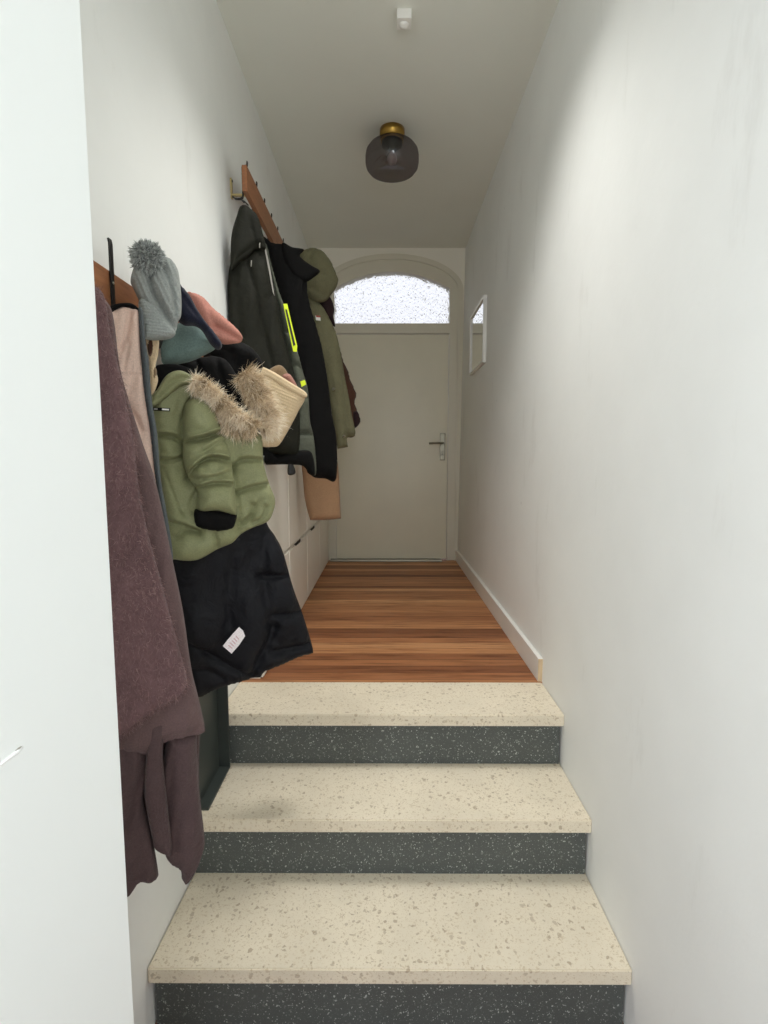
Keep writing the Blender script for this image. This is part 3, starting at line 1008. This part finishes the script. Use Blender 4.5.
def ribs(dx, dy, period, amp, curve=0.0):
    L = math.hypot(dx, dy)
    nx, ny = -dy / L, dx / L
    return lambda x, y: amp * math.cos(2 * math.pi * (x * nx + y * ny + curve * math.sin((x * dx + y * dy) / L * 0.05)) / period)


pillow('crown', [(134, 268), (130.5, 281), (134, 290), (140, 302), (150, 312), (160, 321), (172, 332), (176, 331), (178, 322), (181, 316), (181.5, 300), (180, 282), (177, 268), (169, 259), (155, 260), (142, 263)], pb, 0.045, 0.05, 18, M['grey'], gb, 1.3,
       disp=ribs(0.55, 1, 4.6, 0.0028, 2.0), seams=[([(150, 274), (152, 292), (163, 312), (174, 328)], 0.022, 2.2), ([(164, 272), (172, 292), (176, 316)], 0.016, 2.2)])
pillow('brim', [(138.5, 302), (146, 300), (158, 310), (168, 322), (174, 330), (175.5, 334), (171, 338), (160, 339.5), (150, 339.5), (144, 337), (141.5, 322)], pb.back(-0.012), 0.022, 0.04, 7, M['grey'], gb, 1.1, disp=ribs(1, 0.12, 3.0, 0.0016))
pc = pb.at(148.6, 262, 0.025)
rr = 17.2 * (pc - EYE).length / FPX * 0.80
bmq = bmesh.new(); bmesh.ops.create_icosphere(bmq, subdivisions=3, radius=rr * 0.72)
cv = [v.co + pc for v in bmq.verts]; bmq.verts.index_update(); cf = [[w.index for w in f.verts] for f in bmq.faces]; bmq.free()
rnd = random.Random(11)
roots = []
for _ in range(4200):
    d = Vector((rnd.gauss(0, 1), rnd.gauss(0, 1), rnd.gauss(0, 1))).normalized()
    d2_ = (d + Vector((rnd.gauss(0, .45), rnd.gauss(0, .45), rnd.gauss(0, .45)))).normalized()
    roots.append((pc + d * rr * 0.70, d2_, rr * rnd.uniform(0.24, 0.42), min(1, max(0, 0.55 + 0.6 * noise.noise((pc + d * rr) * 90) + rnd.gauss(0, .12)))))
strands('bobble', roots, M['pom'], gb, 0.0017, rnd, (cv, cf))

# --- thin cream and brown scarf
ps = Plane(-0.60, 1.27, 24)
sf = empty('scarf', ps.at(154, 394), 'thin cream and brown scarf end hanging under the grey bobble hat', 'scarf')
pillow('cloth', [(146, 334), (158, 334), (158.5, 352), (155.5, 368), (158, 380), (154, 393), (151, 394), (150, 380), (149, 360)], ps, 0.006, 0.008, 3, M['cream'], sf, 1.3, folds=(0.004, 0.1, 0.05, 0))
pillow('stripe', [(147.5, 342), (151, 338), (154, 344), (153, 352), (150.5, 357), (148, 352)], ps.back(-0.005), 0.004, 0.004, 2, M['brown'], sf, 1.3)
pillow('stripe', [(152, 372), (155, 367), (157, 372), (155.5, 379), (153, 380)], ps.back(-0.005), 0.004, 0.004, 2, M['taupe'], sf, 1.3)

# --- the pile of hats on the rack
pn = Plane(-0.58, 1.375, 22)
o = pillow('knitted_hat', [(177, 283), (183, 288), (190, 296), (197, 309), (205, 321), (214, 332), (222, 344), (219, 350), (211, 345), (202, 331), (194, 326), (183, 325), (176, 315)], pn, 0.035, 0.03, 8, M['navyknit'], None, 1.6, seams=[([(183, 300), (194, 315), (206, 331)], 0.006, 2)])
tag(o, 'navy blue knitted hat between the grey bobble hat and the salmon one', 'hat', 'hats piled on the near rack')
pt = Plane(-0.58, 1.44, 22)
o = pillow('fleece_hat', [(157, 332), (170, 327), (183, 322), (198, 324), (208, 333), (218.5, 344), (214, 350), (205, 355), (192, 361), (178, 364.5), (165, 365.5), (158, 363)], pt.back(0.02), 0.045, 0.035, 15, M['teal'], None, 1.8, folds=(0.008, 0.06, 0.04, 30))
tag(o, 'teal grey fleece hat above the olive puffer coat', 'hat', 'hats piled on the near rack')
psal = Plane(-0.58, 1.58, 22)
o = pillow('fleece_hat', [(186, 293), (197, 294.5), (205, 299), (213, 308), (226, 319), (238, 330), (242.5, 337), (241, 342), (235, 343.5), (222, 344), (210, 336), (200, 320), (192, 306)], psal, 0.04, 0.035, 9, M['salmon'], None, 1.7, seams=[([(214, 327), (224, 333), (236, 339), (242, 341)], 0.016, 1.8), ([(206, 306), (211, 322), (218, 334)], 0.006, 2.5)])
tag(o, 'salmon pink fleece hat at the far end of the hat pile', 'hat', 'hats piled on the near rack')
pbk = Plane(-0.58, 1.70, 22)
o = pillow('fleece_hat', [(206, 350), (222, 341), (240, 342), (254, 350), (263, 366), (252, 380), (235, 382), (216, 378), (204, 364)], pbk, 0.04, 0.03, 10, M['blackcloth'], None, 1.9, folds=(0.008, 0.08, 0.08, 0))
tag(o, 'black fleece hat under the salmon pink hat', 'hat', 'hats piled on the near rack')

# --- olive child's puffer coat with fur hood
po = Plane(-0.60, 1.345, 24)
oc = empty('puffer_coat', po.at(215, 560), 'olive green padded child coat with tan fur hood trim', 'coat')
body_o = [(150, 399), (158, 389), (170, 377), (182, 375), (194, 384), (205, 400), (222, 415), (240, 425), (257, 432), (262, 438), (263.5, 462), (269, 483), (275, 499), (274, 509), (270, 519), (264, 523.5), (252, 528), (241, 534), (232, 543), (218, 549), (197, 560), (175, 559.5), (170, 555), (166, 518), (160, 475), (155, 428)]
pillow('body', body_o, po, 0.040, 0.05, 13, M['olive'], oc, 1.8,
       seams=[([(230, 468), (240, 460), (259, 460)], 0.0238, 2.2), ([(236, 492), (250, 487), (270, 483)], 0.0221, 2.2), ([(155, 437), (166, 436), (177, 439), (184, 446)], 0.0204, 2.2), ([(160, 460), (172, 460), (185, 456)], 0.0170, 2.0),
              ([(163, 468), (171, 488), (177, 505), (181, 514)], 0.0102, 1.3), ([(166, 520), (180, 524), (197, 530)], 0.0170, 2.4), ([(176, 536), (186, 530), (198, 531)], 0.0170, 2.2), ([(214, 532), (217, 545)], 0.0204, 2.0),
              ([(252, 505), (248, 516), (240, 522)], 0.0238, 2.4), ([(264, 506), (260, 516), (252, 522)], 0.0170, 2.0), ([(232, 466), (236, 500), (238, 530)], 0.0170, 3.0), ([(190, 402), (182, 420), (184, 446), (188, 478)], 0.0272, 3.0), ([(200, 480), (192, 500), (194, 512)], 0.0170, 3)],
       folds=(0.006, 0.05, 0.05, 20), sag=0.5)
slv = pillow('sleeve', [(184, 408), (190, 399), (203, 399), (215, 411), (222, 431), (230, 455), (234, 482), (236.5, 511), (234, 515), (217, 511), (198, 510), (196.5, 491), (189, 478), (184, 466), (182.5, 450), (183, 430)], po.back(-0.040), 0.052, 0.04, 14, M['olive'], oc, 1.6,
             seams=[([(182, 442), (200, 439), (221, 432)], 0.0340, 2.3), ([(188, 474), (197, 464), (210, 458), (230, 461)], 0.0340, 2.3), ([(190, 478), (210, 478), (226, 472)], 0.0136, 2.4), ([(195, 488), (212, 483), (235, 484)], 0.0238, 2.0), ([(203, 452), (214, 444), (224, 441)], 0.0102, 2.2)], folds=(0.007, 0.06, 0.06, -20), sag=0.75)
pillow('cuff', [(196, 508), (216, 509), (235.5, 512), (235, 524), (231, 529), (218, 531.5), (203, 529), (195, 525)], po.back(-0.028), 0.030, 0.03, 9, M['blackcloth'], slv, 1.6, folds=(0.003, 0.1, 0.1, 0))
hd = pillow('hood', [(150, 402), (157, 390), (165, 377), (173, 371.5), (183, 371), (196, 379), (203, 389), (196, 388), (186, 385), (177, 389), (166, 398), (154, 407)], po.back(-0.045), 0.016, 0.04, 6, M['olive'], oc, 1.6, seams=[([(158, 397), (170, 384), (184, 378), (196, 384)], 0.007, 1.6)])
pillow('hood_lining', [(157, 372), (166, 362), (178, 360), (190, 358), (204, 357), (214, 356), (228, 362), (242, 386), (255, 412), (262, 432), (240, 432), (224, 416), (210, 396), (196, 388), (182, 390), (168, 400), (153, 412)], po.back(0.16), 0.035, 0.03, 12, M['blackcloth'], hd, 1.8, seams=[([(196, 362), (201, 378), (208, 392)], 0.010, 2.5), ([(215, 355), (220, 378), (232, 404)], 0.010, 2.5), ([(172, 366), (180, 370)], 0.008, 2)])
pillow('hood_edge', [(150, 376), (156, 366), (168, 364), (184, 366), (196, 374), (186, 384), (172, 394), (158, 404), (151, 408)], po.back(0.04), 0.02, 0.03, 8, M['blackcloth'], hd, 1.8)
fur_path(po.back(-0.075), [(193, 381), (203, 386), (213, 394), (222, 403), (232, 412), (244, 420), (256, 427)], 0.011, 4600, 0.024, hd, (-0.25, -0.25, -0.35), 21)
fur_path(po.back(-0.05), [(214, 408), (219, 417), (228, 424), (240, 428), (252, 430)], 0.010, 2000, 0.026, hd, (-0.1, -0.2, -0.6), 22)
fur_path(po.back(-0.03), [(243, 372), (251, 383), (258, 396), (265, 410), (269, 422), (262, 428)], 0.021, 6500, 0.028, hd, (0.35, -0.2, 0.0), 23)
pq = po.back(-0.042)
lp = patch('brand_patch', [(153, 407.4), (170, 408.2), (170, 411.4), (153, 410.6)], pq, 0.0, M['blackcloth'], oc, 0.003)
patch('print', [(162, 408.6), (169, 409), (169, 410.6), (162, 410.2)], pq, 0.0035, M['white'], lp, 0.001)
patch('print', [(154, 408.3), (157.5, 408.5), (157.5, 410), (154, 409.8)], pq, 0.0035, M['greyplastic'], lp, 0.001)

# --- cream ribbed hat and its neighbour, tucked against the first jacket of the far rack
pf = Plane(-0.635, 2.20, 25)
pw = pf.back(-0.165)
ch = empty('knitted_hat', pw.at(275, 447), 'cream ribbed knitted hat tucked between the tan fur trim and dark olive jacket', 'hat')
pillow('crown', [(246, 384), (253, 366), (262, 369), (272, 374), (289, 385), (305, 395.5), (298, 412), (288, 431), (279, 445), (271, 447), (262, 446), (258, 436), (254, 412)], pw, 0.035, 0.035, 13, M['cream'], ch, 1.2, disp=ribs(1, 0.42, 2.9, 0.0024))
pillow('rolled_edge', [(252, 367), (256, 364.5), (272, 371), (290, 382), (306, 392.5), (304.5, 398), (288, 390), (270, 379), (256, 372)], pw.back(-0.028), 0.010, 0.02, 3, M['cream'], ch, 1.1, disp=ribs(1, 0.58, 2.6, 0.0012))
pr = pf.back(-0.090)
gl = empty('knitted_glove', pr.at(285, 392), 'taupe and dusty pink knitted glove peeking over the cream ribbed hat', 'glove')
pillow('cuff', [(268, 372), (273, 367), (280, 365), (286, 370), (288, 378), (280, 385), (270, 382)], pr, 0.02, 0.02, 6, M['taupe'], gl, 1.4)
pillow('palm', [(281, 376), (285, 373.5), (290, 374.5), (294, 380), (297.5, 387), (297, 396), (289, 396), (284, 388)], pr.back(-0.012), 0.02, 0.02, 5, M['rose'], gl, 1.2, seams=[([(285, 380), (290, 387), (294, 394)], 0.010, 1.3)])

# --- navy padded coat hanging lowest
pv = Plane(-0.60, 1.47, 26)
nc = empty('long_coat', pv.at(240, 690), 'long navy padded coat with a white care label hanging above the steps', 'coat')
pillow('body', [(166, 500, 1), (180, 480), (255, 480, 1), (266, 521), (275, 536), (283, 552), (293, 587), (304, 618), (313, 649), (311, 653), (300, 656), (285, 663), (265, 671), (260, 677), (252, 678), (237, 682), (222, 687), (212, 691), (199, 697), (190, 690), (184, 650), (174, 600), (168, 550)], pv, 0.040, 0.05, 15, M['navy'], nc, 2.2,
       seams=[([(272, 613), (283, 612), (297, 611)], 0.014, 1.8), ([(255, 575), (268, 575), (284, 574)], 0.014, 1.8), ([(270, 650), (284, 647), (305, 642)], 0.014, 1.8), ([(189, 642), (206, 650), (222, 660), (240, 669), (254, 675)], 0.012, 2.2),
              ([(272, 625), (266, 640), (258, 655), (252, 670)], 0.020, 3.5), ([(232, 552), (226, 600), (228, 620)], 0.008, 5), ([(262, 535), (262, 575), (266, 620)], 0.012, 5), ([(190, 668), (206, 668), (222, 676)], 0.008, 2.5)],
       folds=(0.022, 0.028, 0.018, 15))
pl_ = pv.back(-0.052)
cl = patch('care_label', [(222.8, 646), (227, 640.5), (233, 633.5), (239, 627), (243, 630.5), (245, 636), (239, 645), (231.5, 653.5)], pl_, 0.0, M['labelwhite'], nc, 0.0015)
for k in range(5):
    t = 0.16 + 0.14 * k
    a = (224.5 + 14 * t, 647.0 - 16 * t); b2 = (231.0 + 11.5 * t, 652.3 - 16 * t)
    q = [(a[0] + (b2[0] - a[0]) * 0.18, a[1] + (b2[1] - a[1]) * 0.18), (a[0] + (b2[0] - a[0]) * 0.8, a[1] + (b2[1] - a[1]) * 0.8)]
    patch('print_line', [(q[0][0], q[0][1]), (q[1][0], q[1][1]), (q[1][0] + .8, q[1][1] - .9), (q[0][0] + .8, q[0][1] - .9)], pl_, 0.0016, M['labelpink'], cl, 0.0004)

# ------------------------------------------------------------------ dark tray standing on the middle step
ty0, ty1, tz0, tz1 = 1.585, 1.824, -0.199, 0.30
xw = XL(-0.2, 1.6) + 0.006
tr = empty('boot_tray', (xw + 0.02, (ty0 + ty1) / 2, tz0), 'dark green grey tray standing on the middle step against the left wall', 'tray')
bm = bmesh.new()
box_bm(bm, xw, xw + 0.008, ty0, ty1, tz0, tz1, 0.001)
mk_bm('panel', bm, M['panel'], tr)
bm = bmesh.new()
box_bm(bm, xw + 0.008, xw + 0.046, ty1 - 0.008, ty1, tz0, tz1, 0.001)
box_bm(bm, xw + 0.008, xw + 0.046, ty0, ty1 - 0.008, tz0, tz0 + 0.008, 0.001)
box_bm(bm, xw + 0.008, xw + 0.046, ty0, ty1 - 0.008, tz1 - 0.008, tz1, 0.001)
mk_bm('rim', bm, M['panel'], tr)

# ================================================================== garments on the far rack
dj = empty('winter_jacket', pf.at(270, 465), 'dark olive hooded jacket with fluorescent yellow zip, first on the far rack', 'jacket')
pillow('body', [(231, 262), (240, 255), (252, 250), (263, 247), (268, 260), (274, 287), (279, 308), (281, 325), (289, 356), (295, 375), (299, 400), (300, 440), (296, 456), (280, 456), (262, 452), (250, 430), (238, 380), (229, 330), (227.5, 300), (228, 280)], pf, 0.05, 0.05, 14, M['darkolive'], dj, 1.9,
       seams=[([(246, 266), (252, 290), (259, 320), (266, 350), (272, 380)], 0.010, 1.2), ([(234, 280), (236, 310), (240, 340)], 0.010, 4)], folds=(0.012, 0.06, 0.012, 12))
jh = pillow('hood', [(240.5, 206), (246, 205.5), (251, 209), (258, 217), (263, 234), (266, 247), (264, 250), (256, 249), (248, 257), (238, 264), (231, 270), (230.5, 250), (232, 232), (237, 215)], pf.back(-0.05), 0.03, 0.06, 9, M['darkolive'], dj, 1.6, seams=[([(246, 210), (250, 228), (254, 244)], 0.006, 2.0), ([(234, 262), (244, 254), (256, 246), (264, 246)], 0.006, 1.5)])
v, f = sweep([pf.at(242, 208, 0.05), pf.at(240, 204.5, 0.04), pf.at(244, 202.5, 0.01), pf.at(249, 203, -0.02)], [0.003] * 4, 8)
mk('hanging_loop', v, f, M['black'], jh, True)
for cx_, cyy in ((248.3, 272), (256.5, 254)):
    v, f = sweep([pf.at(cx_, cyy - 6, 0.066), pf.at(cx_ - .5, cyy, 0.070)], [0.0022, 0.0022], 8)
    mk('drawcord', v, f, M['greyplastic'], jh, True)
pillow('lining', [(263, 240), (267, 247), (272, 268), (279, 292), (284, 306), (290, 326), (297, 350), (303, 372), (308, 390), (310, 420), (314, 440), (316, 474), (308, 470), (300, 464), (284, 462), (280, 440), (292, 425), (294, 400), (290, 370), (284, 340), (277, 310), (272, 290), (267, 262)], pf.back(0.03), 0.035, 0.03, 6, M['greygreen'], dj, 1.5,
       seams=[([(285, 332), (292, 336), (297, 336)], 0.012, 1.6), ([(290, 368), (296, 366), (302, 370)], 0.014, 1.8), ([(296, 400), (308, 398)], 0.010, 1.6), ([(290, 436), (300, 434), (312, 435)], 0.014, 1.8), ([(303, 372), (308, 400), (311, 436)], 0.008, 1.6)])
pillow('hem', [(253, 441), (266, 446), (276, 455), (284, 452), (293, 451), (311, 452), (315, 474), (309, 474), (303, 466), (287, 464.5), (262, 464.5), (254, 460)], pf.back(-0.008), 0.025, 0.05, 6, M['blackcloth'], dj, 1.6)
pillow('toggle', [(288.5, 462), (292, 462), (295.5, 473), (288, 474.5)], pf.back(-0.008), 0.006, 0.006, 2, M['black'], dj, 1.2)
pz = pf.back(-0.052)
zp = patch('zip', [(283, 304), (287, 304), (292, 326), (297, 346), (296.5, 352), (293, 351.5), (289, 333)], pf.back(-0.030), 0.0, M['yellow'], dj, 0.004)
patch('zip_teeth', [(285.2, 309.5), (286.9, 309.5), (295.4, 345), (293.4, 346)], pf.back(-0.0345), 0.0, M['black'], zp, 0.001)
patch('tab', [(300, 381.5), (304.5, 380), (306, 384.5), (301.5, 387)], pf.back(-0.034), 0.0, M['yellow'], dj, 0.004)
patch('piping', [(263, 241), (264.2, 240.5), (270, 268), (274.5, 296), (272.5, 292), (268.5, 270)], pf.back(-0.040), 0.0, M['greyplastic'], dj, 0.002)

# --- black coat
pk = Plane(-0.60, 2.52, 24)
bc = empty('winter_coat', pk.at(320, 478), 'long black coat between the dark olive jacket and the olive parka', 'coat')
pillow('body', [(263, 237), (272, 243), (283, 245), (295, 258), (306, 280), (307.5, 294), (311, 310), (317, 330), (321, 344), (325, 364), (329, 390), (332, 415), (336.5, 440), (336, 479), (325, 478.5), (312, 476), (306, 460), (300, 400), (292, 350), (280, 300), (270, 262)], pk, 0.05, 0.05, 12, M['blackcloth'], bc, 1.9, folds=(0.016, 0.06, 0.012, 10))
pillow('collar', [(282, 243), (292, 247), (304, 249.5), (300, 256), (310, 264.5), (320, 271), (313, 278), (305, 282), (295, 278), (285, 262)], pk.back(-0.045), 0.02, 0.04, 6, M['blackcloth'], bc, 1.6)

# --- olive parka
pa = Plane(-0.56, 2.82, 22)
pk2 = empty('parka', pa.at(340, 448), 'faded olive parka with puffed hood, hanging nearest the front door glass', 'coat')
pillow('body', [(306, 292), (314, 298), (322, 306), (329, 318), (334, 328), (338, 340), (342, 360), (345, 378), (349, 398), (352, 416), (355.5, 433), (352, 437.5), (347, 438), (348, 447, 1), (337.5, 449, 1), (334, 428), (328, 390), (318, 350), (308, 320)], pa, 0.045, 0.05, 10, M['olive2'], pk2, 1.7,
       seams=[([(342, 372), (344, 400), (346, 436)], 0.018, 2.0), ([(326, 368), (331, 388), (333, 404)], 0.008, 1.6), ([(330, 330), (336, 352), (338, 366)], 0.006, 2.2)], folds=(0.010, 0.07, 0.015, 8))
ph = pillow('hood', [(297, 257), (303, 250.5), (313, 248), (321, 250.5), (327, 257), (332, 265), (336, 275), (338, 281), (336, 288), (331, 295), (326, 301), (318, 302.5), (310, 298), (304, 290), (302, 270)], pa.back(-0.04), 0.07, 0.05, 18, M['olive2'], pk2, 1.6,
            seams=[([(306, 262), (312, 252), (318, 250)], 0.014, 1.8), ([(316, 276), (322, 276), (326, 280)], 0.010, 1.8), ([(310, 290), (318, 296), (326, 299)], 0.012, 2.2)], folds=(0.010, 0.06, 0.05, 0))
for x, y in ((341.5, 436.5), (331.3, 390)):
    v, f = sweep([pa.at(x, y, 0.035), pa.at(x, y, 0.055)], [0.007, 0.006], 14)
    mk('button', v, f, M['steel'], pk2, True)
bd = patch('badge', [(313, 318), (317.5, 318.5), (318, 323), (313.5, 322.5)], pa, 0.05, M['white'], pk2, 0.004)
patch('badge_flag', [(313.3, 318), (317.5, 318.5), (317.7, 320), (313.5, 319.6)], pa, 0.0545, M['red'], bd, 0.001)
pillow('lining', [(317, 298), (329, 296), (334.5, 309), (333.5, 317), (335, 327), (327, 318), (320, 308)], pa.back(0.03), 0.03, 0.04, 5, M['maroon'], pk2, 1.5)

# --- brown jacket behind the parka
pd_ = Plane(-0.56, 3.10, 22)
bj = empty('jacket', pd_.at(350, 427), 'brown jacket showing a sliver behind the olive parka', 'jacket')
pillow('body', [(328, 330), (338, 345), (343, 361), (348, 372), (350, 380), (353.5, 388), (356, 395), (354.5, 403), (357, 411), (360, 420), (358.5, 425), (354, 428), (340, 428), (330, 400)], pd_, 0.05, 0.04, 6, M['brown'], bj, 1.6, folds=(0.012, 0.08, 0.04, 0))
pillow('cuff', [(352, 412), (357, 411), (360.3, 420), (358.5, 425), (354, 428.5), (352, 422)], pd_.back(-0.03), 0.03, 0.03, 3, M['maroon'], bj, 1.3)

# --- camel coat
pe = Plane(-0.47, 2.98, 20)
cc = empty('long_coat', pe.at(322, 520), 'camel brown long coat whose hem shows below the black coat', 'coat')
pillow('body', [(300, 440, 1), (333, 440, 1), (338, 465), (339.5, 485), (341, 518.5, 1), (325, 520), (310, 520, 1), (305, 500), (302, 470)], pe, 0.03, 0.03, 6, M['camel'], cc, 1.9, folds=(0.008, 0.09, 0.01, 3))

# ------------------------------------------------------------------ light
w = bpy.data.worlds.new('daylight')
w.use_nodes = True
sc.world = w
nt = w.node_tree
bg = nt.nodes['Background']
tc = nt.nodes.new('ShaderNodeTexCoord')
sep = nt.nodes.new('ShaderNodeSeparateXYZ')
lk(nt, tc.outputs['Generated'], sep.inputs[0])
wc = ramp(nt, sep.outputs['Z'], [(0.0, srgb(150, 148, 150)), (0.05, srgb(225, 226, 232)), (0.4, srgb(250, 252, 255))])
lk(nt, wc, bg.inputs['Color'])
bg.inputs['Strength'].default_value = 1.2


def area(name, loc, rot, sx_, sy_, power, col, spread=math.pi):
    l = bpy.data.lights.new(name, 'AREA')
    l.shape = 'RECTANGLE'; l.size = sx_; l.size_y = sy_; l.energy = power; l.color = col
    l.spread = spread
    o = bpy.data.objects.new(name, l)
    o.location = loc; o.rotation_euler = rot
    COL.objects.link(o)
    return o


# daylight through the big window behind the viewer, and through the open doorway on the left
area('window_daylight', (0.25, YF - 0.02, 1.3), (math.radians(85), 0, 0), 0.5, 1.6, 19, (0.92, 0.98, 1.03))
area('doorway_daylight', (-1.15, -1.0, 1.5), (math.radians(90), 0, math.radians(-50)), 0.8, 1.6, 37, (0.92, 0.98, 1.03))
# unseen light added over the steps to brighten them, for an assumed hall lamp
area('stair_fill', (0.06, 1.86, 2.665), (0, 0, 0), 0.46, 0.46, 9.3, (1.0, 0.99, 0.955), math.radians(98))

sc.view_settings.view_transform = 'Standard'
sc.view_settings.look = 'None'
sc.view_settings.gamma = 1.0
sc.view_settings.use_curve_mapping = False
sc.view_settings.exposure = -0.04
sc.cycles.use_denoising = True
sc.cycles.max_bounces = 10
sc.cycles.diffuse_bounces = 10
sc.cycles.transmission_bounces = 6
sc.cycles.transparent_max_bounces = 8
